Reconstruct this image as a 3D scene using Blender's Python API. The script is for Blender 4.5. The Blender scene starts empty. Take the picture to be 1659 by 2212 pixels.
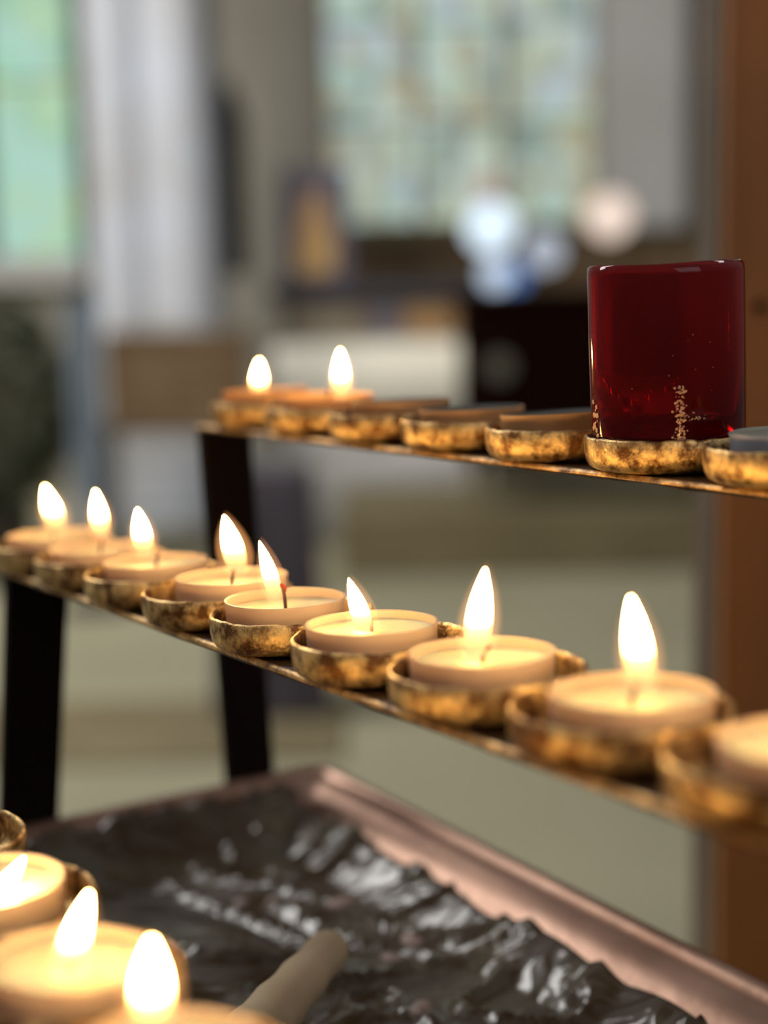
import bpy, bmesh, math, random
from mathutils import Vector, Matrix, noise
random.seed(7)
C = bpy.context.scene.collection
SC = bpy.context.scene
PI = math.pi

# ------------------------------------------------------------------ camera, world, exposure
W, H = 1659, 2212
FPX, PITCH, ROLL, CH = 3450.0, .1521, .0214, 1.25
_F = Vector((0, math.cos(PITCH), -math.sin(PITCH)))
_U0 = Vector((0, math.sin(PITCH), math.cos(PITCH)))
_R = Vector((1, 0, 0)) * math.cos(ROLL) - _U0 * math.sin(ROLL)
_U = Vector((1, 0, 0)) * math.sin(ROLL) + _U0 * math.cos(ROLL)
cam_d = bpy.data.cameras.new('camera')
cam = bpy.data.objects.new('camera', cam_d); C.objects.link(cam); SC.camera = cam
m = Matrix((_R, _U, -_F)).transposed().to_4x4(); m.translation = Vector((0, 0, CH))
cam.matrix_world = m
cam_d.sensor_fit = 'VERTICAL'; cam_d.sensor_height = 36; cam_d.sensor_width = 27
cam_d.lens = FPX / H * 36
cam_d.clip_start = .02; cam_d.clip_end = 100
cam_d.dof.use_dof = True
cam_d.dof.focus_distance = .485
cam_d.dof.aperture_fstop = cam_d.lens / 13.0          # 13 mm wide pupil

SC.view_settings.view_transform = 'Standard'; SC.view_settings.look = 'None'
SC.view_settings.gamma = 1; SC.view_settings.use_curve_mapping = False
SC.view_settings.exposure = 0.0
SC.cycles.use_denoising = True
SC.cycles.max_bounces = 10; SC.cycles.transparent_max_bounces = 16
SC.cycles.transmission_bounces = 10
SC.cycles.sample_clamp_indirect = 6
SC.cycles.caustics_refractive = False

world = bpy.data.worlds.new('world'); SC.world = world; world.use_nodes = True
wn = world.node_tree; bgn = wn.nodes['Background']
tc = wn.nodes.new('ShaderNodeTexCoord'); sp = wn.nodes.new('ShaderNodeSeparateXYZ')
rp = wn.nodes.new('ShaderNodeValToRGB')
mp = wn.nodes.new('ShaderNodeMapRange'); mp.inputs[1].default_value = -1; mp.inputs[2].default_value = 1
wn.links.new(tc.outputs['Generated'], sp.inputs[0]); wn.links.new(sp.outputs[2], mp.inputs[0])
wn.links.new(mp.outputs[0], rp.inputs[0]); wn.links.new(rp.outputs[0], bgn.inputs[0])
el = rp.color_ramp.elements
el[0].position = .3; el[0].color = (.08, .065, .05, 1)
el[1].position = .75; el[1].color = (.26, .26, .27, 1)
e = el.new(.5); e.color = (.12, .11, .105, 1)
bgn.inputs[1].default_value = 1.0

def area(name, loc, target, size, power, color):
    l = bpy.data.lights.new(name, 'AREA'); l.shape = 'RECTANGLE'; l.size, l.size_y = size
    l.energy = power; l.color = color
    o = bpy.data.objects.new(name, l); C.objects.link(o); o.location = loc
    o.rotation_euler = (Vector(target) - Vector(loc)).to_track_quat('-Z', 'Y').to_euler()
    return o
# soft daylight fills, added out of view to brighten background and candle sides
area('nave_window_light', (-3.6, 4.0, 4.6), (-.2, 7.5, .6), (2.5, 3.0), 350, (1, .975, .94))
area('aisle_window_light', (1.6, -2.6, 3.6), (0, .5, 1.1), (2.4, 2.4), 26, (.96, .95, 1))
sl = bpy.data.lights.new('altar_spot', 'SPOT'); sl.energy = 520; sl.spot_size = .22; sl.spot_blend = .8; sl.color = (1, .93, .78); sl.shadow_soft_size = .1  # added spotlight, unseen, to brighten the altar cloth
so = bpy.data.objects.new('altar_spot', sl); C.objects.link(so); so.location = (1.6, 4.6, 4.2)
so.rotation_euler = (Vector((.24, 8.0, .72)) - so.location).to_track_quat('-Z', 'Y').to_euler()

# ------------------------------------------------------------------ materials
def mat(name): 
    x = bpy.data.materials.new(name); x.use_nodes = True
    return x, x.node_tree, x.node_tree.nodes['Principled BSDF']
def simple(name, col, rough=.6, metal=0, var=None, scale=6, bump=0, bscale=None, coat=0, sss=0, trans=0, ior=1.45):
    x, t, b = mat(name)
    b.inputs['Base Color'].default_value = (*col, 1)
    b.inputs['Roughness'].default_value = rough; b.inputs['Metallic'].default_value = metal
    b.inputs['Coat Weight'].default_value = coat; b.inputs['IOR'].default_value = ior
    b.inputs['Transmission Weight'].default_value = trans
    if sss:
        b.inputs['Subsurface Weight'].default_value = sss; b.inputs['Subsurface Radius'].default_value = (1, .6, .35)
        b.inputs['Subsurface Scale'].default_value = .012
    if var or bump:
        tc = t.nodes.new('ShaderNodeTexCoord'); n = t.nodes.new('ShaderNodeTexNoise')
        n.inputs['Scale'].default_value = scale; n.inputs['Detail'].default_value = 4
        t.links.new(tc.outputs['Object'], n.inputs[0])
    if var:
        r = t.nodes.new('ShaderNodeValToRGB'); r.color_ramp.elements[0].position = .35; r.color_ramp.elements[1].position = .65
        r.color_ramp.elements[0].color = (*col, 1); r.color_ramp.elements[1].color = (*var, 1)
        t.links.new(n.outputs[0], r.inputs[0]); t.links.new(r.outputs[0], b.inputs['Base Color'])
    if bump:
        n2 = n
        if bscale:
            n2 = t.nodes.new('ShaderNodeTexNoise'); n2.inputs['Scale'].default_value = bscale; n2.inputs['Detail'].default_value = 3
            t.links.new(tc.outputs['Object'], n2.inputs[0])
        bp = t.nodes.new('ShaderNodeBump'); bp.inputs['Strength'].default_value = bump; bp.inputs['Distance'].default_value = .001
        t.links.new(n2.outputs[0], bp.inputs['Height']); t.links.new(bp.outputs[0], b.inputs['Normal'])
    return x

def patina(name, gold, dark, lo, hi, metal=.85):
    x, t, b = mat(name); N = t.nodes; L = t.links
    tc = N.new('ShaderNodeTexCoord'); oi = N.new('ShaderNodeObjectInfo')
    ad = N.new('ShaderNodeVectorMath'); ad.operation = 'ADD'
    ml = N.new('ShaderNodeVectorMath'); ml.operation = 'SCALE'; ml.inputs[0].default_value = (1.3, .7, 2.1)
    L.new(oi.outputs['Random'], ml.inputs['Scale']); L.new(tc.outputs['Object'], ad.inputs[0]); L.new(ml.outputs[0], ad.inputs[1])
    n = N.new('ShaderNodeTexNoise'); n.inputs['Scale'].default_value = 150; n.inputs['Detail'].default_value = 6; n.inputs['Roughness'].default_value = .65
    n2 = N.new('ShaderNodeTexNoise'); n2.inputs['Scale'].default_value = 900; n2.inputs['Detail'].default_value = 3
    L.new(ad.outputs[0], n.inputs[0]); L.new(ad.outputs[0], n2.inputs[0])
    r = N.new('ShaderNodeValToRGB'); r.color_ramp.elements[0].position = lo; r.color_ramp.elements[1].position = hi
    r.color_ramp.elements[0].color = (*dark, 1); r.color_ramp.elements[1].color = (*gold, 1)
    L.new(n.outputs[0], r.inputs[0]); L.new(r.outputs[0], b.inputs['Base Color'])
    b.inputs['Metallic'].default_value = metal
    mr = N.new('ShaderNodeMapRange'); mr.inputs[3].default_value = .5; mr.inputs[4].default_value = .27
    L.new(n.outputs[0], mr.inputs[0]); L.new(mr.outputs[0], b.inputs['Roughness'])
    bp = N.new('ShaderNodeBump'); bp.inputs['Strength'].default_value = .55; bp.inputs['Distance'].default_value = .0006
    mx = N.new('ShaderNodeMath'); mx.operation = 'ADD'
    L.new(n.outputs[0], mx.inputs[0]); L.new(n2.outputs[0], mx.inputs[1]); L.new(mx.outputs[0], bp.inputs['Height'])
    L.new(bp.outputs[0], b.inputs['Normal'])
    return x

M_brass = patina('hammered_brass', (.92, .63, .26), (.17, .075, .022), .42, .60, .78)
M_bar = patina('bronzed_iron', (.10, .05, .02), (.02, .010, .005), .40, .70, .4)  # dark tone includes the shade on the bar top between cups
M_edge = patina('worn_bar_edge', (.80, .50, .20), (.16, .08, .03), .36, .60, .55)  # wear plus the lit front edge's highlight, put into the colour
M_black = simple('black_iron', (.008, .004, .003), .9, 0)
M_black.node_tree.nodes['Principled BSDF'].inputs['Specular IOR Level'].default_value = .15
M_copper = simple('copper_tray', (.40, .24, .17), .34, .6, var=(.24, .13, .085), scale=14, bump=.3, bscale=60)
M_wick = simple('wick', (.10, .04, .03), .9)
M_wax = simple('candle_wax', (.93, .74, .47), .35, 0, sss=.9, bump=.35, scale=170)
M_waxdim = simple('unlit_grey_wax', (.05, .046, .04), .6, 0, var=(.035, .03, .027), scale=60, bump=.2)  # wax darkened to stand in for the dark reflection on the tops

def casing_mat(name, col, tr):
    x, t, b = mat(name); N = t.nodes; L = t.links
    b.inputs['Base Color'].default_value = (*col, 1); b.inputs['Roughness'].default_value = .3
    tl = N.new('ShaderNodeBsdfTranslucent'); tl.inputs[0].default_value = (*col, 1)
    mx = N.new('ShaderNodeMixShader'); mx.inputs[0].default_value = tr
    L.new(b.outputs[0], mx.inputs[1]); L.new(tl.outputs[0], mx.inputs[2])
    L.new(mx.outputs[0], N['Material Output'].inputs[0]); return x
M_case = casing_mat('white_plastic_casing', (.88, .71, .54), .45)
M_casedim = casing_mat('cool_grey_casing', (.44, .46, .54), .1)  # cool, half-lit tone put into the casing colour
M_waxpale = simple('pale_grey_wax', (.36, .36, .28), .5)  # dim reflection on the top put into the wax colour
M_caselit = casing_mat('amber_casing', (.90, .55, .26), .35)  # casing tinted with the orange light of the nearby flames

def flame_mat(name, strength):
    x, t, b = mat(name); N = t.nodes; L = t.links; N.remove(b)
    tc = N.new('ShaderNodeTexCoord'); s = N.new('ShaderNodeSeparateXYZ')
    L.new(tc.outputs['Generated'], s.inputs[0])
    def ramp(stops):
        n = N.new('ShaderNodeValToRGB'); e = n.color_ramp.elements
        e[0].position = stops[0][0]; e[0].color = (*stops[0][1], 1); e[1].position = stops[-1][0]; e[1].color = (*stops[-1][1], 1)
        for p_, c_ in stops[1:-1]: q = e.new(p_); q.color = (*c_, 1)
        return n
    g = lambda v: (v, v, v)
    col = ramp([(0, (1, .48, .20)), (.22, (1, .56, .20)), (.34, (1, .62, .18)), (.5, (1, .60, .19)), (1, (1, .56, .17))])
    st = ramp([(0, g(.009)), (.15, g(.010)), (.27, g(.015)), (.40, g(.03)), (.50, g(.25)), (.64, g(1))])
    al = ramp([(0, g(0)), (.07, g(.30)), (.2, g(.50)), (.32, g(.85)), (.42, g(1))])
    for n in (col, st, al): L.new(s.outputs[2], n.inputs[0])
    mu = N.new('ShaderNodeMath'); mu.operation = 'MULTIPLY'; mu.inputs[1].default_value = strength
    L.new(st.outputs[0], mu.inputs[0])
    em = N.new('ShaderNodeEmission'); L.new(col.outputs[0], em.inputs[0]); L.new(mu.outputs[0], em.inputs[1])
    tr = N.new('ShaderNodeBsdfTransparent'); mx = N.new('ShaderNodeMixShader')
    L.new(al.outputs[0], mx.inputs[0]); L.new(tr.outputs[0], mx.inputs[1]); L.new(em.outputs[0], mx.inputs[2])
    L.new(mx.outputs[0], N['Material Output'].inputs[0]); return x
FL = 140.0
M_flame = flame_mat('flame', FL)
def halo_mat():
    x, t, b = mat('flame_glow'); N = t.nodes; L = t.links; N.remove(b)
    em = N.new('ShaderNodeEmission'); em.inputs[0].default_value = (1, .42, .14, 1); em.inputs[1].default_value = 60
    L.new(em.outputs[0], N['Material Output'].inputs['Volume'])
    return x
M_halo = halo_mat()
M_ember = simple('ember', (.5, .03, .02), .6)

x, t, b = mat('red_glass'); M_red = x
b.inputs['Base Color'].default_value = (.62, .001, .0015, 1); b.inputs['Roughness'].default_value = .03
b.inputs['Transmission Weight'].default_value = 1; b.inputs['IOR'].default_value = 1.36
N = t.nodes; tc = N.new('ShaderNodeTexCoord'); n = N.new('ShaderNodeTexNoise'); n.inputs['Scale'].default_value = 60
mpn = N.new('ShaderNodeMapping'); mpn.inputs['Scale'].default_value = (1, 1, .12)
bp = N.new('ShaderNodeBump'); bp.inputs['Strength'].default_value = .12; bp.inputs['Distance'].default_value = .001
t.links.new(tc.outputs['Object'], mpn.inputs[0]); t.links.new(mpn.outputs[0], n.inputs[0])
t.links.new(n.outputs[0], bp.inputs['Height']); t.links.new(bp.outputs[0], b.inputs['Normal'])
dfr = N.new('ShaderNodeBsdfTranslucent'); dfr.inputs[0].default_value = (.6, .001, .002, 1)
df2 = N.new('ShaderNodeBsdfDiffuse'); df2.inputs[0].default_value = (.16, .0005, .001, 1)
m1 = N.new('ShaderNodeMixShader'); m1.inputs[0].default_value = .5; m2 = N.new('ShaderNodeMixShader'); m2.inputs[0].default_value = .22
t.links.new(df2.outputs[0], m1.inputs[1]); t.links.new(dfr.outputs[0], m1.inputs[2]); t.links.new(b.outputs[0], m2.inputs[1]); t.links.new(m1.outputs[0], m2.inputs[2])
t.links.new(m2.outputs[0], N['Material Output'].inputs[0])
M_spill = simple('spilled_wax', (.55, .30, .18), .5, bump=.6, scale=900)

# ------------------------------------------------------------------ helpers
def tag(o, label=None, cat=None, group=None, kind=None):
    if label: o['label'] = label
    if cat: o['category'] = cat
    if group: o['group'] = group
    if kind: o['kind'] = kind
    return o
def link(name, me, m, parent=None, loc=(0, 0, 0)):
    o = bpy.data.objects.new(name, me); C.objects.link(o); o.location = loc
    if m and not me.materials: me.materials.append(m)
    if parent: o.parent = parent
    return o
def empty(name, loc, rot=(0, 0, 0)):
    o = bpy.data.objects.new(name, None); C.objects.link(o); o.location = loc; o.rotation_euler = rot
    o.empty_display_size = .01; return o
def to_mesh(bm, name, smooth=True):
    bmesh.ops.recalc_face_normals(bm, faces=bm.faces)
    me = bpy.data.meshes.new(name); bm.to_mesh(me); bm.free()
    if smooth:
        for p in me.polygons: p.use_smooth = True
        try: me.set_sharp_from_angle(angle=math.radians(50))
        except Exception: pass
    return me
def obj(name, bm, m, parent=None, loc=(0, 0, 0), smooth=True):
    return link(name, to_mesh(bm, name, smooth), m, parent, loc)
def lathe(bm, prof, seg=64, wob=None, cx=0, cy=0):
    """prof: list of (r,z); closed where r == 0."""
    rings = []
    for (r, z) in prof:
        if r < 1e-7: rings.append([bm.verts.new((cx, cy, z))])
        else:
            ring = []
            for i in range(seg):
                a = 2 * PI * i / seg; rr, zz = r, z
                if wob: rr, zz = wob(r, z, a)
                ring.append(bm.verts.new((cx + rr * math.cos(a), cy + rr * math.sin(a), zz)))
            rings.append(ring)
    for A, B in zip(rings, rings[1:]):
        if len(A) == 1 and len(B) == 1: continue
        for i in range(seg):
            j = (i + 1) % seg
            if len(A) == 1: bm.faces.new((A[0], B[j], B[i]))
            elif len(B) == 1: bm.faces.new((A[i], A[j], B[0]))
            else: bm.faces.new((A[i], A[j], B[j], B[i]))
    return bm
def box(bm, lo, hi, bev=0, mx=None):
    vs = [bm.verts.new((x, y, z)) for x in (lo[0], hi[0]) for y in (lo[1], hi[1]) for z in (lo[2], hi[2])]
    fs = [(0, 1, 3, 2), (4, 6, 7, 5), (0, 4, 5, 1), (2, 3, 7, 6), (0, 2, 6, 4), (1, 5, 7, 3)]
    nf = [bm.faces.new([vs[i] for i in f]) for f in fs]
    if bev:
        ed = list({e for f in nf for e in f.edges})
        g = bmesh.ops.bevel(bm, geom=ed, offset=bev, segments=2, affect='EDGES', profile=.5)
        vs = list({v for f in g['faces'] for v in f.verts} | {v for v in vs if v.is_valid})
    if mx is not None:
        for v in vs:
            if v.is_valid: v.co = mx @ v.co
    return vs
def tube(bm, pts, rad, seg=10, cap=True):
    rings = []
    n = len(pts)
    for i, p in enumerate(pts):
        p = Vector(p); a = Vector(pts[max(0, i - 1)]); b_ = Vector(pts[min(n - 1, i + 1)])
        d = (b_ - a).normalized(); ref = Vector((0, 0, 1)) if abs(d.z) < .9 else Vector((1, 0, 0))
        u = d.cross(ref).normalized(); w = d.cross(u)
        r = rad[i] if isinstance(rad, (list, tuple)) else rad
        rings.append([bm.verts.new(p + r * (math.cos(2 * PI * k / seg) * u + math.sin(2 * PI * k / seg) * w)) for k in range(seg)])
    for A, B in zip(rings, rings[1:]):
        for k in range(seg): bm.faces.new((A[k], A[(k + 1) % seg], B[(k + 1) % seg], B[k]))
    if cap: bm.faces.new(rings[0]); bm.faces.new(list(reversed(rings[-1])))
    return bm
def copy_child(o, parent):
    c = o.copy(); C.objects.link(c); c.parent = parent; return c

# ------------------------------------------------------------------ setting
def stone(name, a, b, scale, rough=.8): return simple(name, a, rough, 0, var=b, scale=scale, bump=.15)
M_floor = stone('floor_stone', (.265, .245, .155), (.32, .295, .19), .9, .8)
M_wall = stone('wall_stone', (.27, .25, .20), (.36, .34, .28), .8)
M_trim = stone('pale_stone', (.42, .41, .38), (.52, .51, .49), 1.1)
M_col = stone('column_stone', (.40, .39, .375), (.49, .52, .57), 1.6)
M_dark = simple('dark_recess', (.055, .045, .03), .8)
M_pew = simple('brown_oak', (.11, .065, .025), .6, var=(.17, .11, .055), scale=5)
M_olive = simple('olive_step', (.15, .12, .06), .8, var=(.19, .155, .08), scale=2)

bm = bmesh.new(); box(bm, (-7, -2, -.1), (7, 12, 0)); tag(obj('floor', bm, M_floor, smooth=False), kind='structure')

# back wall with a broad stained-glass window, a narrow window on the left and a blind lancet
WY = 10.0
def wall_with_holes(x0, x1, z0, z1, holes, y0, y1):
    """rectangular wall pieces left between rectangular holes"""
    bm = bmesh.new(); xs = sorted({x0, x1, *[h[0] for h in holes], *[h[1] for h in holes]})
    for a, b_ in zip(xs, xs[1:]):
        hs = sorted([h for h in holes if h[0] <= a + 1e-6 and h[1] >= b_ - 1e-6], key=lambda h: h[2]); z = z0
        for h in hs:
            if h[2] > z: box(bm, (a, y0, z), (b_, y1, h[2]))
            z = h[3]
        if z < z1: box(bm, (a, y0, z), (b_, y1, z1))
    return bm
HO = [(-.29, 1.36, 1.52, 5.2), (-2.42, -1.83, 1.36, 4.6), (-1.00, -.80, 1.22, 2.42)]
tag(obj('wall_back', wall_with_holes(-6, 5.5, 0, 6.2, HO, WY, WY + .5), M_wall, smooth=False), kind='structure')

def glass_mat(name, cols, scale, strength):
    x, t, b = mat(name); N = t.nodes; L = t.links; N.remove(b)
    tc = N.new('ShaderNodeTexCoord'); v = N.new('ShaderNodeTexVoronoi'); v.inputs['Scale'].default_value = scale
    mp = N.new('ShaderNodeMapping'); mp.inputs['Scale'].default_value = (1, 0, .8)
    L.new(tc.outputs['Object'], mp.inputs[0]); L.new(mp.outputs[0], v.inputs['Vector'])
    s = N.new('ShaderNodeSeparateColor'); L.new(v.outputs['Color'], s.inputs[0])
    r = N.new('ShaderNodeValToRGB'); r.color_ramp.interpolation = 'CONSTANT'
    e = r.color_ramp.elements; n = len(cols)
    e[0].position = 0; e[0].color = (*cols[0], 1); e[1].position = 1 / n; e[1].color = (*cols[1], 1)
    for i in range(2, n): q = e.new(i / n); q.color = (*cols[i], 1)
    L.new(s.outputs[0], r.inputs[0])
    em = N.new('ShaderNodeEmission'); em.inputs[1].default_value = strength; L.new(r.outputs[0], em.inputs[0])
    L.new(em.outputs[0], N['Material Output'].inputs[0]); return x
M_g1 = glass_mat('stained_glass_pale', [(.42, .56, .49), (.36, .40, .33), (.46, .52, .36), (.50, .58, .50), (.24, .30, .26), (.40, .36, .24), (.44, .52, .55), (.52, .56, .42), (.28, .36, .34), (.46, .60, .52)], 7, 1.0)
M_g2 = glass_mat('stained_glass_mint', [(.38, .66, .50), (.42, .66, .56), (.46, .66, .42), (.36, .58, .42)], 5, 1.0)
M_lead = simple('lead_bars', (.26, .26, .22), .6)

def window(name, x0, x1, z0, z1, mg, nx, nz):
    root = empty(name, ((x0 + x1) / 2, WY + .3, z0)); tag(root, kind='structure')
    cx = (x0 + x1) / 2; w = (x1 - x0) / 2; h = z1 - z0
    bm = bmesh.new(); box(bm, (-w, 0, 0), (w, .02, h)); obj('window_pane', bm, mg, root, smooth=False)
    bm = bmesh.new()
    for i in range(1, nx): X = -w + 2 * w * i / nx; box(bm, (X - .022, -.06, 0), (X + .022, .0, h))
    for i in range(1, nz): Z = h * i / nz; box(bm, (-w, -.03, Z - .012), (w, -.001, Z + .012))
    obj('window_tracery', bm, M_lead, root, smooth=False)
    return root
window('window_1', -.29, 1.36, 1.52, 5.2, M_g1, 3, 6)
window('window_2', -2.42, -1.83, 1.36, 4.6, M_g2, 1, 3)

def moulding(name, x0, x1, z0, z1, m, d=.12, y=WY):
    bm = bmesh.new(); box(bm, (x0, y - d, z0), (x1, y, z1), .02); return tag(obj(name, bm, m, smooth=False), kind='structure')
moulding('trim_1', 1.37, 1.86, 1.45, 5.6, M_trim, .25)             # pale jamb right of the broad window
moulding('trim_2', -.62, -.30, 1.50, 5.6, M_wall, .10)
moulding('trim_3', -2.60, -1.78, 1.18, 1.35, M_trim, .18)          # sill
moulding('trim_4', -.40, 1.40, 1.42, 1.515, M_olive, .16)          # sill
moulding('trim_5', 1.90, 2.10, 1.0, 5.6, M_pew, .12)
bm = bmesh.new()                                                    # dark back of the lancet and its pointed head
box(bm, (-1.0, WY + .35, 1.22), (-.80, WY + .4, 2.42)); tag(obj('trim_6', bm, M_dark, smooth=False), kind='structure')
bm = bmesh.new()
for s in (-1, 1):
    vs = [(-.9 + s * .10, 2.42), (-.9, 2.42), (-.9 + s * .04, 2.34), (-.9 + s * .10, 2.18)]
    a = [bm.verts.new((x, WY + .02, z)) for x, z in vs]; b_ = [bm.verts.new((x, WY + .30, z)) for x, z in vs]
    bm.faces.new(a); bm.faces.new(b_)
    for i in range(4): bm.faces.new((a[i], a[(i + 1) % 4], b_[(i + 1) % 4], b_[i]))
tag(obj('trim_7', bm, M_wall, smooth=False), kind='structure')
# oak panelling along the foot of the back wall
bm = bmesh.new(); box(bm, (-.42, WY - .10, 0), (1.9, WY, 1.40))
for i in range(9): X = -.40 + i * .27; box(bm, (X, WY - .13, .05), (X + .05, WY - .10, 1.38))
tag(obj('wall_panelling', bm, M_pew, smooth=False), kind='structure')

moulding('trim_10', -1.83, -1.70, 1.1, 5.6, M_dark, .12)
# clustered column
root = empty('stone_column', (-1.09, 8.0, 0)); tag(root, 'pale grey clustered stone column with bluish sheen, left of the altar', 'column')
bm = bmesh.new(); box(bm, (-.44, -.30, 0), (.42, .30, .30), .03); box(bm, (-.40, -.27, .30), (.39, .27, .93), .03); obj('plinth', bm, M_col, root, smooth=False)
for (x, y, r) in ((-.17, -.02, .145), (.14, -.06, .155), (0, .1, .2), (-.26, .1, .07), (.275, .08, .05)):
    bm = bmesh.new(); lathe(bm, [(0, .93), (r * 1.22, .93), (r * 1.22, .98), (r * 1.08, 1.0), (r * 1.14, 1.03), (r, 1.06), (r, 6.0), (0, 6.0)], 40)
    for v in bm.verts: v.co.x += x; v.co.y += y
    obj('shaft', bm, M_col, root)

# oak bench before the column
root = empty('oak_bench', (-.93, 7.0, 0)); tag(root, 'low brown oak bench with panelled back before the grey column', 'bench')
bm = bmesh.new(); box(bm, (-.31, .18, .60), (.34, .22, .99), .01); box(bm, (-.31, .165, .94), (.34, .235, .99), .005); obj('backrest', bm, M_pew, root, smooth=False)
bm = bmesh.new(); box(bm, (-.31, -.16, .56), (.34, .22, .60), .01); obj('seat', bm, M_pew, root, smooth=False)
for s in (-.31, .29):
    bm = bmesh.new(); box(bm, (s, -.15, 0), (s + .05, .22, .56), .005); obj('leg', bm, M_trim, root, smooth=False)

# dark foliage in a pot, left
root = empty('potted_bush', (-1.62, 6.4, 0)); tag(root, 'dark green leafy bush in a dark pot below the mint green window', 'plant')
bm = bmesh.new(); lathe(bm, [(0, 0), (.15, 0), (.2, .28), (.22, .3), (.2, .31), (.18, .28), (0, .27)], 32); obj('pot', bm, simple('dark_pot', (.05, .045, .035), .6), root)
bm = bmesh.new()
for i in range(9):
    a = i * .7; tube(bm, [(0, 0, .27), (.06 * math.cos(a), .06 * math.sin(a), .6), (.2 * math.cos(a), .2 * math.sin(a), 1.0)], [.012, .01, .005], 6)
obj('stem', bm, simple('stem', (.08, .06, .03), .8), root)
bm = bmesh.new(); rr = random.Random(3)
for i in range(2600):
    a, b_ = rr.uniform(0, 2 * PI), rr.uniform(-1, 1); q = math.sqrt(1 - b_ * b_); k = rr.uniform(.5, 1) ** .5
    c = Vector((.42 * k * q * math.cos(a), .3 * k * q * math.sin(a), .74 + .46 * k * b_))
    u = Vector((rr.gauss(0, 1), rr.gauss(0, 1), rr.gauss(0, 1))).normalized(); w = u.cross(Vector((rr.random(), rr.random(), rr.random()))).normalized()
    L_, Wd = rr.uniform(.05, .09), rr.uniform(.015, .025)
    bm.faces.new([bm.verts.new(c + p) for p in (-u * L_ * .5, w * Wd, u * L_ * .5, -w * Wd)])
obj('foliage', bm, simple('dark_leaves', (.05, .06, .03), .7, var=(.13, .14, .085), scale=3), root, smooth=False)

# slim blue-grey shaft at the left
root = empty('banner_stand', (-1.09, 5.9, 0)); tag(root, 'narrow blue grey cloth banner hanging on a stand left of the bench', 'banner')
bm = bmesh.new(); lathe(bm, [(0, 0), (.13, 0), (.13, .02), (.02, .04), (.012, .06), (.012, 1.22), (0, 1.22)], 24); obj('stand', bm, M_dark, root)
bm = bmesh.new(); tube(bm, [(-.07, -.02, 1.16), (.07, -.02, 1.16)], .008); obj('crossbar', bm, M_dark, root)
bm = bmesh.new(); n = 14; g = []
for i in range(n + 1):
    x = -.06 + .12 * i / n; y = -.03 + .01 * math.sin(i * 1.5)
    g.append([bm.verts.new((x, y + dy, z)) for dy in (0, -.003) for z in (.42, 1.165)])
for A, B in zip(g, g[1:]):
    for k in ((0, 1), (2, 3), (0, 2), (1, 3)): bm.faces.new((A[k[0]], A[k[1]], B[k[1]], B[k[0]]))
obj('cloth', bm, simple('blue_grey_cloth', (.15, .19, .24), .9, var=(.22, .26, .30), scale=4), root)

# altar with white cloth, ledge behind it, icon
root = empty('altar', (-.02, 8.0, 0)); tag(root, 'altar table under a long white cloth beside the black chest', 'altar')
bm = bmesh.new(); box(bm, (-.45, .02, 0), (.40, .5, .80), .01); obj('altar_table', bm, M_trim, root, smooth=False)
bm = bmesh.new(); nn = 60
for s in range(nn):
    x0 = -.52 + .98 * s / nn; x1 = -.52 + .98 * (s + 1) / nn
    y0 = -.02 + .004 * math.sin(s * 1.1); y1 = -.02 + .004 * math.sin((s + 1) * 1.1)
    q = [(x0, y0, .50), (x1, y1, .50), (x1, y1 + .02, .86), (x0, y0 + .02, .86), (x0, .52, .875), (x1, .52, .875)]
    v = [bm.verts.new(p) for p in q]; bm.faces.new(v[:4]); bm.faces.new((v[3], v[2], v[5], v[4]))
bmesh.ops.remove_doubles(bm, verts=bm.verts, dist=1e-5)
o = obj('altar_cloth', bm, simple('white_linen', (.80, .77, .66), .8), root); sm = o.modifiers.new('t', 'SOLIDIFY'); sm.thickness = .008
root = empty('altar_retable', (-.02, 8.55, 0)); tag(root, 'oak retable behind the altar with dark ledge and ochre panels', 'retable')
bm = bmesh.new(); box(bm, (-.50, 0, 0), (.62, .14, 1.08), .01); obj('panel_body', bm, simple('ochre_oak', (.26, .19, .12), .5, var=(.20, .16, .12), scale=3), root, smooth=False)
for (a, b_, c) in ((-.02, .12, (.18, .16, .19)), (.16, .42, (.42, .25, .11)), (.46, .58, (.20, .16, .12)), (-.44, -.10, (.34, .28, .20))):
    bm = bmesh.new(); box(bm, (a, -.02, .88), (b_, 0, 1.06), .004); obj('panel', bm, simple('panel_tone', c, .5), root, smooth=False)
bm = bmesh.new(); box(bm, (-.56, -.10, 1.08), (.64, .16, 1.17), .01); obj('ledge', bm, simple('slate_ledge', (.045, .042, .05), .6), root, smooth=False)
root = empty('icon_painting', (-.32, 8.55, 1.17)); tag(root, 'framed icon with ochre figure on violet ground, standing on the retable ledge', 'painting')
bm = bmesh.new(); box(bm, (-.19, -.03, 0), (.17, .03, .60), .008); box(bm, (-.17, -.035, .02), (.15, -.028, .58)); obj('frame', bm, simple('violet_frame', (.14, .125, .16), .6), root, smooth=False)
bm = bmesh.new()
prof = [(.0, .05), (.09, .05), (.10, .25), (.06, .33), (.055, .42), (.035, .47), (0, .48)]
pts = [(-.01 + x, z) for x, z in prof] + [(-.01 - x, z) for x, z in reversed(prof[1:-1])]
a = [bm.verts.new((x * 1.05, -.042, z)) for x, z in pts]; b_ = [bm.verts.new((x * 1.05, -.034, z)) for x, z in pts]
bm.faces.new(a); bm.faces.new(b_)
for i in range(len(a)): j = (i + 1) % len(a); bm.faces.new((a[i], a[j], b_[j], b_[i]))
obj('painted_figure', bm, simple('ochre_paint', (.66, .42, .14), .6, var=(.52, .30, .15), scale=8), root, smooth=False)

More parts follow.
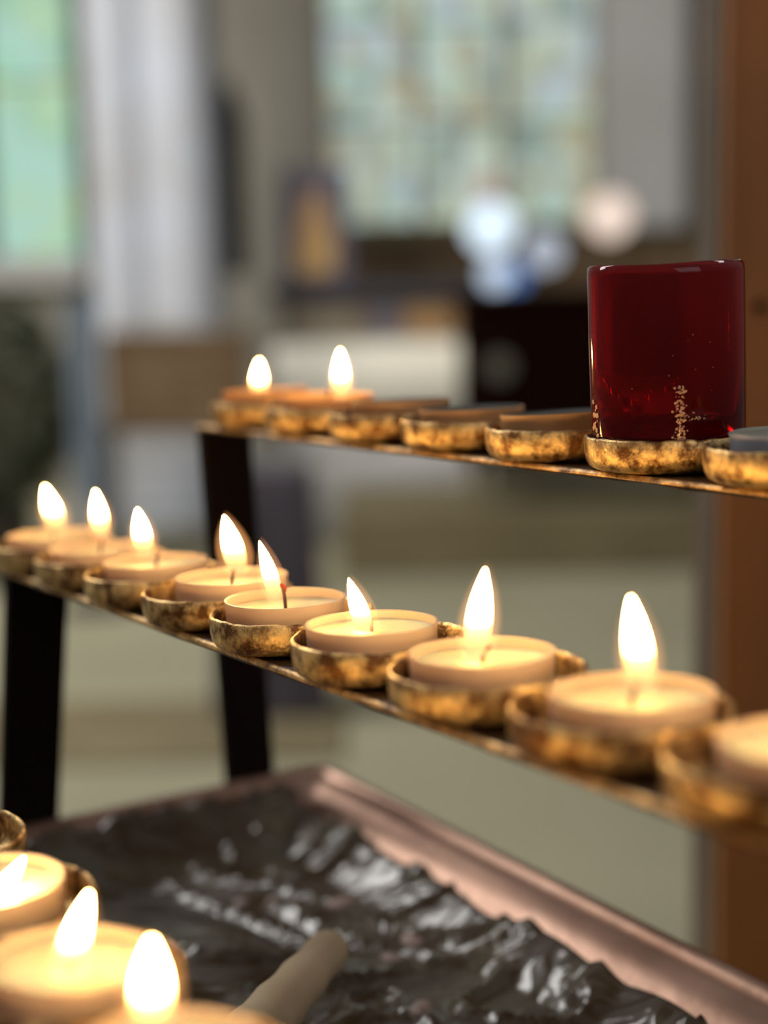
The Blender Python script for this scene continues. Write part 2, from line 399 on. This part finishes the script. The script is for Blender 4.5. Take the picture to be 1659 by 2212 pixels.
# black chest with globe lamps
M_lac = simple('black_lacquer', (.008, .003, .002), 1)
M_lac.node_tree.nodes['Principled BSDF'].inputs['Specular IOR Level'].default_value = 0
root = empty('black_cabinet', (.86, 6.7, .26)); tag(root, 'large black cabinet on the olive step behind the red glass', 'cabinet')
bm = bmesh.new(); box(bm, (-.52, -.2, .19), (.52, .28, .84), .015); obj('body', bm, M_lac, root, smooth=False)
for sx in (-.48, .44):
    for sy in (-.16, .20):
        bm = bmesh.new(); box(bm, (sx, sy, 0), (sx + .04, sy + .04, .19), .003); obj('leg', bm, M_olive, root, smooth=False)
bm = bmesh.new(); box(bm, (-.54, -.22, .84), (.54, .30, .88), .01); obj('lid', bm, M_lac, root, smooth=False)
bm = bmesh.new(); lathe(bm, [(0, 0), (.055, 0), (.055, .01), (.02, .014), (0, .014)], 32)  # dim lamp reflection on the cabinet, built as a disc
o = obj('roundel', bm, simple('dull_olive_metal', (.10, .095, .07), .6), root, (-.38, -.205, .58)); o.rotation_euler = (PI / 2, 0, 0)
bm = bmesh.new(); box(bm, (-.18, 6.4, 0), (1.45, 7.3, .26), .01); tag(obj('trim_8', bm, M_olive, smooth=False), kind='structure')
bm = bmesh.new(); box(bm, (-.62, 7.32, 0), (.5, 7.9, .36), .01); tag(obj('trim_9', bm, M_trim, smooth=False), kind='structure')

def globe(px, pz, r, col, st, label, y=6.7):
    root = empty('globe_lamp', (px, y, 1.14)); tag(root, label, 'lamp', 'globe lamps on the black cabinet')
    z = pz - 1.14
    bm = bmesh.new(); lathe(bm, [(0, 0), (.04, 0), (.04, .008), (.008, .015), (.006, max(z - r, .017)), (0, max(z - r, .018))], 20); obj('base', bm, M_dark, root)
    bm = bmesh.new(); bmesh.ops.create_uvsphere(bm, u_segments=32, v_segments=20, radius=r)
    x, t, b = mat('lamp_glass'); t.nodes.remove(b); em = t.nodes.new('ShaderNodeEmission'); em.inputs[0].default_value = (*col, 1); em.inputs[1].default_value = st
    t.links.new(em.outputs[0], t.nodes['Material Output'].inputs[0])
    obj('glass_globe', bm, x, root, (0, 0, z))
globe(.467, 1.405, .108, (.74, .88, 1), 1.2, 'largest and brightest white blue globe lamp on the cabinet')
globe(.470, 1.21, .062, (.58, .70, .86), 1.1, 'small pale blue globe lamp right below the largest one', 6.50)
globe(.57, 1.20, .055, (.09, .20, .48), 1.0, 'small deep blue globe lamp beside the pale blue one', 6.72)
globe(.71, 1.305, .082, (.45, .50, .58), 1.0, 'dim grey blue globe lamp right of the largest one', 6.92)
globe(.955, 1.44, .098, (.95, .76, .64), 1.0, 'pinkish cream globe lamp above the red glass')
globe(.475, 1.57, .060, (.46, .36, .30), 1.0, 'small dull pink globe lamp peeping over the largest one', 6.94)

# violet draped stool
root = empty('draped_stand', (-.33, 4.45, 0)); tag(root, 'square stand draped in dark violet cloth behind the black leg', 'stand')
bm = bmesh.new()
def ringp(z, w, k, amp):
    out = []
    for i in range(64):
        a = 2 * PI * i / 64; q = w / max(abs(math.cos(a)), abs(math.sin(a))) * .85 + amp * math.sin(9 * a + k)
        q = min(q, w * 1.25); out.append(bm.verts.new((q * math.cos(a), q * math.sin(a) * .8, z)))
    return out
R_ = [ringp(.02, .185, 0, .010), ringp(.3, .165, .2, .008), ringp(.69, .15, .3, .002), ringp(.70, .145, .3, .0)]
for A, B in zip(R_, R_[1:]):
    for i in range(64): bm.faces.new((A[i], A[(i + 1) % 64], B[(i + 1) % 64], B[i]))
bm.faces.new(R_[-1]); obj('drape', bm, simple('violet_cloth', (.060, .050, .062), .9, var=(.085, .072, .085), scale=5), root)
bm = bmesh.new(); box(bm, (-.1, -.08, 0), (.1, .08, .68)); obj('stand_body', bm, M_dark, root, smooth=False)
bm = bmesh.new(); box(bm, (-1.25, 3.95, 0), (-.12, 4.55, .012), .004); tag(obj('floor_mat', bm, M_olive, smooth=False), 'thin dark olive mat on the floor under the violet draped stand', 'mat')  # stand's cast shadow built as a dark slab on the floor

# wooden post at the right
root = empty('wooden_post', (.34, 1.0, 0)); tag(root, 'broad orange brown wooden post at the right edge of the picture', 'post')
x, t, b = mat('orange_brown_wood'); M_post = x; N = t.nodes
tc = N.new('ShaderNodeTexCoord'); mpn = N.new('ShaderNodeMapping'); mpn.inputs['Scale'].default_value = (26, 26, 3)
n = N.new('ShaderNodeTexNoise'); n.inputs['Scale'].default_value = 1; n.inputs['Detail'].default_value = 5
r = N.new('ShaderNodeValToRGB'); r.color_ramp.elements[0].position = .3; r.color_ramp.elements[1].position = .7
r.color_ramp.elements[0].color = (.22, .070, .010, 1); r.color_ramp.elements[1].color = (.36, .13, .022, 1)  # orange of the front includes the candlelight falling on it
t.links.new(tc.outputs['Object'], mpn.inputs[0]); t.links.new(mpn.outputs[0], n.inputs[0]); t.links.new(n.outputs[0], r.inputs[0]); t.links.new(r.outputs[0], b.inputs['Base Color']); b.inputs['Roughness'].default_value = .55
bm = bmesh.new(); box(bm, (-.135, -.05, 0), (.15, -.03, 2.3), .002); obj('front_board', bm, M_post, root, smooth=False)
bm = bmesh.new(); box(bm, (-.137, -.03, 0), (.15, .035, 2.3), .002); obj('post_core', bm, simple('grey_brown_wood', (.15, .10, .065), .6, var=(.11, .075, .05), scale=20), root, smooth=False)  # side of the same post, its shade put into a dimmer colour
bm = bmesh.new(); lathe(bm, [(0, 0), (.004, 0), (.004, .001), (0, .003)], 20); o = obj('bolt', bm, M_black, root, (-.115, -.05, 1.222)); o.rotation_euler = (PI / 2, 0, 0)

# ------------------------------------------------------------------ the candle stand
Zc = CH
def Vw(x, y, z): return Vector((x, y, z + Zc))
AZ = -1.012
D = Vector((math.cos(AZ), math.sin(AZ), 0)); V = Vector((-D.y, D.x, 0))
K = Vw(-.0327, .7710, -.245)                        # far right corner of the tray rim
rootS = empty('candle_stand', (K.x, K.y, 0)); tag(rootS, 'tiered iron votive candle stand with brass cups, black legs and copper tray', 'candle stand')
SL = Vector((K.x, K.y, 0))
RZ = math.atan2(D.y, D.x)

class Row:
    def __init__(s, p0, slope, k0, pitch):
        s.p0, s.k0, s.pitch = p0, k0, pitch
        s.d = Vector((D.x * math.cos(slope), D.y * math.cos(slope), math.sin(slope))); s.slope = slope
        s.n = s.d.cross(V).normalized() if s.d.cross(V).z > 0 else V.cross(s.d).normalized()
    def at(s, k): return s.p0 + s.d * ((k - s.k0) * s.pitch)
MID = Row(Vw(.0535, .3581, -.1010), .0303, 8, .0523)
UPP = Row(Vw(.0884, .4914, -.0527), .020, 6, .0526)
LOW = Row(Vw(-.0719, .3347, -.1528), .0, 2, .0523)
CUPH, CUPR = .0105, .0259

def cup_mesh(seed):
    bm = bmesh.new(); o = CUPR; h = CUPH
    prof = [(0, -h), (.0205, -h), (.0228, -h + .0004), (.0245, -h + .0014), (.0254, -h + .0030), (.0258, -h + .0050), (o, -.0006), (o - .0003, -.0001), (o - .0008, .0001),
            (o - .0013, -.0003), (o - .0016, -.0012), (.0242, -h + .0050), (.0238, -h + .0032), (.0226, -h + .0018), (.020, -h + .0014), (.010, -h + .0013), (0, -h + .0013)]
    def wob(r, z, a):
        q = noise.noise(Vector((math.cos(a) * 1.6, math.sin(a) * 1.6, z * 20 + seed * 7)))
        q2 = noise.noise(Vector((math.cos(a) * 6, math.sin(a) * 6, seed * 3)))
        return r * (1 + .010 * q), z + (.00045 * q2 if z > -.004 else 0)
    lathe(bm, prof, 96, wob); me = to_mesh(bm, 'candle_cup'); me.materials.append(M_brass); return me
cups = [cup_mesh(i) for i in range(5)]
rr = random.Random(11)
def put_cup(row, k, i):
    o = link('candle_cup', cups[i % 5], None, rootS, row.at(k) - SL)
    o.rotation_euler = (0, -row.slope, RZ); o.rotation_euler = (Matrix((row.d, V, row.n)).transposed()).to_euler()
    o.rotation_euler.rotate_axis('Z', rr.uniform(0, 6.28)); return o

def bar(row, k0, k1, hw, th):
    """flat bar with softened edges under a row of cups, slightly uneven"""
    bm = bmesh.new(); a = row.at(k0); b_ = row.at(k1); n = 120; rings = []
    for i in range(n + 1):
        c = a.lerp(b_, i / n); q = noise.noise(Vector((i * .22, 3.3, row.k0))) * .00035
        z0 = -CUPH - .0002; ring = []
        e = .0009
        for (v, z) in ((-hw + e, z0), (-hw, z0 - e), (-hw - q, z0 - th + e), (-hw + e, z0 - th + q), (hw - e, z0 - th + q), (hw, z0 - th + e), (hw, z0 - e), (hw - e, z0)):
            ring.append(bm.verts.new(c + V * v + row.n * z - SL))
        rings.append(ring)
    for A, B in zip(rings, rings[1:]):
        for j in range(8):
            fc = bm.faces.new((A[j], A[(j + 1) % 8], B[(j + 1) % 8], B[j])); fc.material_index = 1 if j in (0, 1) else 0
    bm.faces.new(rings[0]); bm.faces.new(list(reversed(rings[-1])))
    o = obj('shelf_bar', bm, M_bar, rootS); o.data.materials.append(M_edge); return o
i = 0
for k in range(1, 12): put_cup(MID, k, i); i += 1
for k in range(1, 9): put_cup(UPP, k, i); i += 1
for k in range(0, 5): put_cup(LOW, k, i); i += 1
bar(MID, .55, 11.6, .0198, .0028); bar(UPP, .42, 9.2, .0205, .0025); bar(LOW, -.5, 5.2, .0198, .0028)

def leg(top, foot, w, th):
    bm = bmesh.new(); vs = []
    for c in (top, foot):
        vs.append([bm.verts.new(c + V * a + D * b_ - SL) for a, b_ in ((-w, -th), (w, -th), (w, th), (-w, th))])
    A, B = vs
    for j in range(4): bm.faces.new((A[j], A[(j + 1) % 4], B[(j + 1) % 4], B[j]))
    bm.faces.new(A); bm.faces.new(list(reversed(B)))
    bmesh.ops.bevel(bm, geom=list(bm.edges), offset=.0012, segments=2, affect='EDGES')
    return obj('leg', bm, M_black, rootS)
FOOTZ = -.262
topU = UPP.at(.42) + UPP.n * (-CUPH - .0026) + D * -.003 + V * -.006
footU = Vw(-.0690, .7640, FOOTZ)
leg(topU, footU, .0125, .004)
topM = MID.at(.60) + MID.n * (-CUPH - .0029) + D * .004 + V * -.002
footM = Vw(-.1675, .7040, FOOTZ)
leg(topM, footM, .0135, .004)
# near-end legs of the shelves, beyond the right of the picture
for row, k in ((UPP, 9.2), (MID, 11.6)):
    t_ = row.at(k) + row.n * (-CUPH - .003); leg(t_, Vector((t_.x, t_.y, Zc + FOOTZ)), .0125, .004)

# drip tray
TL, TW = .60, .62
def tray():
    prof = [(-.004, -.034), (-.0005, -.006), (0, -.001), (-.001, .001), (-.0035, .0016), (-.006, .0006), (-.0080, -.0030), (-.0095, -.0030), (-.0115, -.0010), (-.014, -.0016),
            (-.022, -.008), (-.032, -.017), (-.042, -.024), (-.048, -.0265)]
    bm = bmesh.new(); rings = []
    for (o, z) in prof:                                    # o = inset (negative inward)
        c = [(-o, o), (TL + o, o), (TL + o, -TW - o), (-o, -TW - o)]
        ring = []
        r = max(.012 + o * .15, .004)
        for j, (tt, vv) in enumerate(c):
            st = 1 if tt < TL / 2 else -1; sv = -1 if vv > -TW / 2 else 1
            arc = [(tt + st * (r - r * math.cos(q)), vv + sv * (r - r * math.sin(q))) for q in [k * PI / 12 for k in range(7)]]
            if j in (0, 2): arc = arc
            else: arc = list(reversed(arc))
            ring += arc
        rings.append([bm.verts.new(K + D * a + V * b_ + Vector((0, 0, z)) - SL) for a, b_ in ring])
    n = len(rings[0])
    for A, B in zip(rings, rings[1:]):
        for j in range(n): bm.faces.new((A[j], A[(j + 1) % n], B[(j + 1) % n], B[j]))
    bm.faces.new(rings[-1]); bm.faces.new(list(reversed(rings[0])))
    return obj('drip_tray', bm, M_copper, rootS)
tray()
for a, b_ in ((.06, -.06), (TL - .06, -.06), (.06, -TW + .06), (TL - .06, -TW + .06)):
    p = K + D * a + V * b_; bm = bmesh.new(); tube(bm, [Vector((p.x, p.y, 0)) - SL, Vector((p.x, p.y, K.z - .03)) - SL], .012, 16); obj('stand_foot', bm, M_black, rootS)

# crumpled plastic sheet lining the tray
def liner_z(a, b_):
    u, w = a * .8 + b_ * .6, b_ * .8 - a * .6
    q = Vector((noise.noise(Vector((a * 8, b_ * 8, 3))), noise.noise(Vector((a * 8, b_ * 8, 8))), 0))
    n1 = noise.noise(Vector((u * 9, w * 26, 0)) + q * 2.2); n2 = abs(noise.noise(Vector((u * 22 + 5, w * 46 + 9, 2)) + q * 2))
    n3 = noise.noise(Vector((a * 7, b_ * 7, 7)))
    e = min(a, -b_, TL - a, TW + b_)
    up = max(0, (.048 - e)) * .62
    return -.0255 + .0020 + .0024 * (n1 + .6) + .0046 * max(0, 1 - n2 * 6) + .0018 * (n3 + .5) + up
bm = bmesh.new(); nx, ny = 230, 230; g = []
for i in range(nx + 1):
    row = []
    for j in range(ny + 1):
        a0 = i / nx; b0 = j / ny
        wv = .008 * noise.noise(Vector((a0 * 9, b0 * 9, 1)))
        a = .016 + wv * .6 + (TL - .036) * a0; b_ = -.027 + wv - (TW - .05) * b0
        row.append(bm.verts.new(K + D * a + V * b_ + Vector((0, 0, liner_z(a, b_)))))
    g.append(row)
for i in range(nx):
    for j in range(ny): bm.faces.new((g[i][j], g[i + 1][j], g[i + 1][j + 1], g[i][j + 1]))
x, t, b = mat('grey_plastic_film'); M_film = x; N = t.nodes
tc = N.new('ShaderNodeTexCoord'); n = N.new('ShaderNodeTexNoise'); n.inputs['Scale'].default_value = 16; n.inputs['Detail'].default_value = 3; n.inputs['Distortion'].default_value = 1.2
r = N.new('ShaderNodeValToRGB'); r.color_ramp.elements[0].position = .48; r.color_ramp.elements[1].position = .68
r.color_ramp.elements[0].color = (.060, .034, .012, 1); r.color_ramp.elements[1].color = (.11, .088, .045, 1)
t.links.new(tc.outputs['Object'], n.inputs[0]); t.links.new(n.outputs[0], r.inputs[0]); t.links.new(r.outputs[0], b.inputs['Base Color'])
b.inputs['Roughness'].default_value = .3; b.inputs['Specular IOR Level'].default_value = .35; b.inputs['Coat Weight'].default_value = .38; b.inputs['Coat Roughness'].default_value = .1
n2 = N.new('ShaderNodeTexNoise'); n2.inputs['Scale'].default_value = 15; n2.inputs['Detail'].default_value = 2.5; n2.inputs['Distortion'].default_value = 2.2
mq = N.new('ShaderNodeMapping'); mq.inputs['Scale'].default_value = (.5, 1.5, 1); mq.inputs['Rotation'].default_value = (0, 0, .3)
t.links.new(tc.outputs['Object'], mq.inputs[0]); t.links.new(mq.outputs[0], n2.inputs[0])
mb = N.new('ShaderNodeMath'); mb.operation = 'PINGPONG'; mb.inputs[1].default_value = .12; t.links.new(n2.outputs[0], mb.inputs[0])
bp = N.new('ShaderNodeBump'); bp.inputs['Strength'].default_value = .5; bp.inputs['Distance'].default_value = .012
t.links.new(mb.outputs[0], bp.inputs['Height']); t.links.new(bp.outputs[0], b.inputs['Normal']); t.links.new(bp.outputs[0], b.inputs['Coat Normal'])
o = obj('plastic_sheet', bm, M_film); tag(o, 'crumpled dark glossy plastic sheet lining the copper tray', 'sheet')
o.modifiers.new('t', 'SOLIDIFY').thickness = .0003

def sheet_pt(a, b_): return K + D * a + V * b_ + Vector((0, 0, liner_z(a, b_)))
# beige stick lying in the tray
P1 = Vw(0, 0, 0)
def onz(px, py, z):
    v = _F + _R * ((px - W / 2) / FPX) - _U * ((py - H / 2) / FPX); k = z / v.z
    return Vector((v.x * k, v.y * k, z + Zc))
e1, e2 = onz(712, 2050, -.240), onz(465, 2330, -.236)
bm = bmesh.new(); n = 14; dd = e2 - e1
tube(bm, [e1 - dd.normalized() * .001] + [e1 + dd * (i / n) for i in range(n + 1)], [.004] + [.0072 + .0034 * i / n + (.0004 * math.sin(i * 2)) for i in range(n + 1)], 28)
tag(obj('beige_stick', bm, simple('beige_wax', (.62, .47, .29), .6, var=(.50, .37, .22), scale=30)), 'thick beige tapering stick lying on the crumpled plastic sheet', 'stick')
# dried wax drops on the sheet
M_drop = simple('pinkish_wax_drop', (.36, .25, .21), .45)
for (px, py, r_, lb) in ((735, 1950, .006, 'pinkish wax drop on the sheet beyond the end of the beige stick'), (890, 2010, .0055, 'pinkish wax drop on the sheet right of the stick end'), (845, 2048, .0045, 'small pinkish wax drop beside the larger one right of the stick'),
        (590, 1930, .0035, 'small pinkish wax drop left of the stick end'), (520, 1925, .004, 'pinkish wax drop left on the sheet near the lower candles'), (910, 2172, .005, 'pinkish wax drop at the bottom of the picture right of the stick')):
    q = onz(px, py, -.262) - K; a, b_ = q.dot(D), q.dot(V); q = sheet_pt(a, b_)
    bm = bmesh.new(); lathe(bm, [(0, -.002), (r_, -.0015), (r_ * .9, .0006), (r_ * .5, .0016), (0, .002)], 24, lambda r, z, a: (r * (1 + .2 * math.sin(2 * a + px)), z))
    tag(obj('wax_drop', bm, M_drop, None, q), lb, 'wax drop', 'wax drops on the plastic sheet')

# ------------------------------------------------------------------ tealights
TR, TH = .019, .0125
def casing_mesh():
    bm = bmesh.new(); r = TR
    lathe(bm, [(0, 0), (r - .0012, 0), (r - .0003, .0008), (r, TH - .0012), (r + .0002, TH - .0008), (r + .0002, TH - .0001), (r - .0001, TH), (r - .0006, TH - .0003), (r - .0007, .0010), (0, .0008)], 72)
    return to_mesh(bm, 'casing')
ME_case, ME_caseG, ME_caseA = casing_mesh(), casing_mesh(), casing_mesh()
ME_case.materials.append(M_case); ME_caseG.materials.append(M_casedim); ME_caseA.materials.append(M_caselit)
def wax_mesh(level, name='wax', seed=0):
    bm = bmesh.new(); r = TR - .0008
    pr = [(0, .001), (r, .001), (r, level + .0006), (r - .0006, level + .0001)]
    for q in (.85, .7, .5, .3, .15, .06): pr.append((r * q, level))
    pr.append((0, level + .0002))
    def wob(rr_, z, a):
        if z > level - .001 and rr_ < r * .98: z += .0002 * math.sin(3 * a + seed + rr_ * 500)
        return rr_, z
    lathe(bm, pr, 64, wob); return to_mesh(bm, name)
ME_wax = [wax_mesh(TH - .0030 - .0004 * q, seed=q) for q in range(3)]
for me in ME_wax: me.materials.append(M_wax)
ME_waxg = wax_mesh(TH - .0004); ME_waxg.materials.append(M_waxdim)
ME_waxp = wax_mesh(TH - .0004); ME_waxp.materials.append(M_waxpale)

def flame_mesh(h, w, off, m, s=1.0, z0=0):
    """teardrop; off = lateral lean of tip (world xy vector)"""
    prof = [(0, .0), (.02, .34), (.06, .56), (.12, .76), (.22, .94), (.34, 1.0), (.46, .97), (.58, .88), (.70, .72), (.81, .52), (.90, .32), (.96, .16), (.99, .06), (1, 0)]
    bm = bmesh.new(); seg = 28; rings = []; w = w * .72
    for t_, f in prof:
        c = Vector((off.x, off.y, 0)) * (t_ ** 1.4); z = z0 + h * t_
        if f < .01: rings.append([bm.verts.new((c.x, c.y, z))]); continue
        rings.append([bm.verts.new((c.x + w / 2 * f * s * math.cos(2 * PI * k / seg), c.y + w / 2 * f * s * math.sin(2 * PI * k / seg), z)) for k in range(seg)])
    for A, B in zip(rings, rings[1:]):
        for k in range(seg):
            j = (k + 1) % seg
            if len(A) == 1: bm.faces.new((A[0], B[j], B[k]))
            elif len(B) == 1: bm.faces.new((A[k], A[j], B[0]))
            else: bm.faces.new((A[k], A[j], B[j], B[k]))
    me = to_mesh(bm, 'flame'); me.materials.append(m); return me

def depth_of(P): return (P - Vector((0, 0, CH))).dot(_F)
def world_at(px, py, P):
    """point seen at (px,py) at the depth of P"""
    return Vector((0, 0, CH)) + (_F + _R * ((px - W / 2) / FPX) - _U * ((py - H / 2) / FPX)) * depth_of(P)

def tealight(row, k, dt, dv, label, tip=None, fw=.008, base=None, group=None, kind='white', lift=0, tilt=(0, 0), wick=True, bend=(.0004, 0), wickh=.0065, halo=True):
    floor_ = -CUPH + .0015
    c = row.at(k) + row.d * dt + V * dv + row.n * (floor_ + lift)
    root = empty('tealight_candle', c); tag(root, label, 'candle', group)
    R0 = Matrix((row.d, V, row.n)).transposed()
    root.rotation_euler = (R0 @ Matrix.Rotation(tilt[0], 3, 'Y') @ Matrix.Rotation(tilt[1], 3, 'X')).to_euler()
    Mw = Matrix.LocRotScale(c, root.rotation_euler, None); Mi = Mw.inverted()
    me = {'white': ME_case, 'grey': ME_caseG, 'amber': ME_caseA, 'warm': ME_caseA}[kind]; kind = 'white' if kind == 'warm' else kind
    link('casing', me, None, root)
    link('wax', ME_waxp if kind == 'grey' else ME_waxg if kind != 'white' else ME_wax[int(abs(k)) % 3], None, root)
    lvl = TH - .0034 if kind == 'white' else TH - .0004
    if wick:
        bx, by = bend; n = 7
        bm = bmesh.new(); tube(bm, [(bx * (q / n) ** 2 * 6, by * (q / n) ** 2 * 6, lvl - .0006 + wickh * q / n) for q in range(n + 1)], [.0006] * n + [.0007], 8)
        obj('wick', bm, M_wick, root)
    if tip:
        b0 = Mw @ Vector((bend[0] * 2, bend[1] * 2, lvl + .0004))
        if base: b0 = world_at(base[0], base[1], b0)
        T = world_at(tip[0], tip[1], b0)
        h = T.z - b0.z; off = T - b0
        fr = link('flame', flame_mesh(h, fw, off, M_flame), None, root)
        fr.matrix_parent_inverse = Mi; fr.location = b0
        if halo:
            hm = flame_mesh(h * 1.10, fw * 1.0, off * 1.0 + Vector((.0006, 0, 0)), M_halo, 1.75, -.0004)
            hh = link('flame_glow', hm, None, fr); hh.location = (0, 0, 0)
    return root

GM, GU, GL = 'lit tealights on the middle shelf', 'tealights on the upper shelf', 'lit tealights on the lowest shelf'
# middle shelf, far (left) to near (right)
tealight(MID, 1, 0, 0, 'lit white tealight at the far left end of the middle shelf', (97, 1050), .0105, (124, 1152), GM)
tealight(MID, 2, 0, 0, 'lit white tealight second from the far end of the middle shelf', (206, 1060), .0088, (220, 1168), GM)
tealight(MID, 3, -.003, .002, 'lit white tealight third from the far end, left of the sideways shifted one', (297, 1100), .0092, (313, 1205), GM)
tealight(MID, 4, .004, .0035, 'lit white tealight pushed right in its cup, in front of the black leg', (484, 1113), .0105, (514, 1243), GM, lift=.0012)
t5 = tealight(MID, 5, -.0040, 0, 'lit tealight with red charred crumbs on its wick', (560, 1168), .0072, (596, 1302), GM, bend=(-.0002, 0), wickh=.0068)
tealight(MID, 6, -.0036, -.0005, 'lit white tealight with short left leaning flame, middle of the shelf', (753, 1249), .0078, (790, 1378), GM, bend=(-.0001, 0), wickh=.0048)
tealight(MID, 7, -.0030, .0006, 'lit white tealight with tall straight flame and hooked wick', (1048, 1228), .0092, (1028, 1432), GM, bend=(.0003, .0002), wickh=.0055)
tealight(MID, 8, .0022, .0018, 'lit white tealight with long flame in the dark fronted cup, right', (1363, 1290), .0088, (1386, 1500), GM, bend=(.0004, .0001), wickh=.0075)
tealight(MID, 9, .0045, .0022, 'lit white tealight cut by the right edge of the picture, middle shelf', (1790, 1400), .0085, None, GM)
tealight(MID, 10, 0, 0, 'lit white tealight on the middle shelf beyond the right picture edge', (2200, 1500), .0085, None, GM)
# embers on the fifth wick
bm = bmesh.new(); rq = random.Random(5)
for dx, dz in ((-.0016, .0062), (-.0010, .0068), (-.0002, .0066), (.0005, .0074), (.0012, .0072), (.0015, .0079), (-.0014, .0054)):
    bmesh.ops.create_icosphere(bm, subdivisions=1, radius=.00045 + .00015 * rq.random(), matrix=Matrix.Translation((dx * .6 - .0008, -dx * .8, TH - .0034 + dz - .0003)))
obj('wick_crumbs', bm, M_ember, t5)
# upper shelf
tealight(UPP, 1, -.001, 0, 'lit tealight at the far left end of the upper shelf', (560, 778), .0088, (560, 862), GU, lift=.0016, tilt=(-.05, 0), kind='warm')
tealight(UPP, 2, .001, 0, 'lit tealight second from the far end of the upper shelf', (735, 756), .0090, (737, 866), GU, lift=.001, tilt=(.02, 0), kind='warm')
tealight(UPP, 3, .001, .003, 'unlit tealight beside the two lit ones on the upper shelf', None, kind='amber', group=GU, lift=.0008, tilt=(-.04, 0), wick=False)
tealight(UPP, 4, -.001, .001, 'unlit grey topped tealight in the middle of the upper shelf', None, kind='amber', group=GU, wick=False, tilt=(-.03, 0))
tealight(UPP, 5, -.0035, .001, 'unlit grey topped tealight just left of the red glass', None, kind='amber', group=GU, lift=.0006, wick=False, tilt=(-.05, 0))
tealight(UPP, 7, 0, .001, 'unlit blue grey tealight right of the red glass, cut by the edge', None, kind='grey', group=GU, wick=False)
# lowest shelf
tealight(LOW, 1, -.003, 0, 'lit tealight cut by the left edge, lowest shelf, flame leaning right', (52, 1853), .0092, (-35, 2010), GL)
tealight(LOW, 2, 0, 0, 'lit tealight with wide pale wax pool near the lower left corner', (193, 1928), .0086, (146, 2118), GL, tilt=(.0, -.05), wickh=.0075)
tealight(LOW, 3, 0, 0, 'lit tealight cut by the bottom edge with large near flame', (328, 2030), .0100, (328, 2235), GL, wickh=.009)
tealight(LOW, 4, 0, 0, 'lit tealight on the lowest shelf below the picture edge', (650, 2370), .0085, None, GL)

# ------------------------------------------------------------------ red votive glass in the sixth upper cup
c = UPP.at(6) + UPP.n * (-CUPH + .0020) + D * .0002
root = empty('red_votive_glass', c, (0, 0, 0)); tag(root, 'tall dark red glass candle holder standing in a brass cup, upper shelf', 'candle holder')
ax = _R.copy(); root.rotation_euler = Matrix.Rotation(-.026, 3, _F).to_euler()
bm = bmesh.new(); r0, GHt = .0236, .0605
lathe(bm, [(0, 0), (.0218, 0), (.0228, .0008), (.0232, .0030), (r0 - .0001, .010), (r0, .03), (r0 + .0001, GHt - .0025), (r0 - .0002, GHt - .0006), (r0 - .0010, GHt), (r0 - .0019, GHt - .0006), (r0 - .0023, GHt - .003),
           (r0 - .0024, .03), (r0 - .0030, .010), (r0 - .006, .0062), (.008, .0055), (0, .0055)], 96,
      lambda r, z, a: (r * (1 + .003 * math.sin(2 * a + z * 40)), z + (.0004 * math.sin(a * 2 + 1) if z > .055 else 0)))
obj('glass_body', bm, M_red, root)
# spilled wax stuck on the outside, near the foot
bm = bmesh.new(); rq = random.Random(9)
tocam = math.atan2(-c.y, -c.x)
def speck(da, z, s, sz=1.0):
    a = tocam + da; p = Vector(((r0 + .0002) * math.cos(a), (r0 + .0002) * math.sin(a), z))
    nrm = Vector((math.cos(a), math.sin(a), 0)); mx = Matrix.Translation(p) @ nrm.to_track_quat('Z', 'X').to_matrix().to_4x4() @ Matrix.Diagonal((s, s * sz, s * .35, 1))
    bmesh.ops.create_icosphere(bm, subdivisions=1, radius=1, matrix=mx)
for q in range(150):
    u = rq.random(); speck(.13 + rq.gauss(0, .035) + .03 * u, .009 + .016 * u, rq.uniform(.00010, .00042))
for q in range(26): speck(.20 + rq.random() * .28, .0155 + rq.gauss(0, .0006), rq.uniform(.0001, .00028))
for q in range(18): speck(-1.25 + rq.random() * .16, .006 + .014 * rq.random(), rq.uniform(.0004, .0011))
for q in range(10): speck(.1 + rq.gauss(0, .3), .02 + .02 * rq.random(), rq.uniform(.00008, .0002))
obj('spilled_wax', bm, M_spill, root)['kind'] = 'stuff'
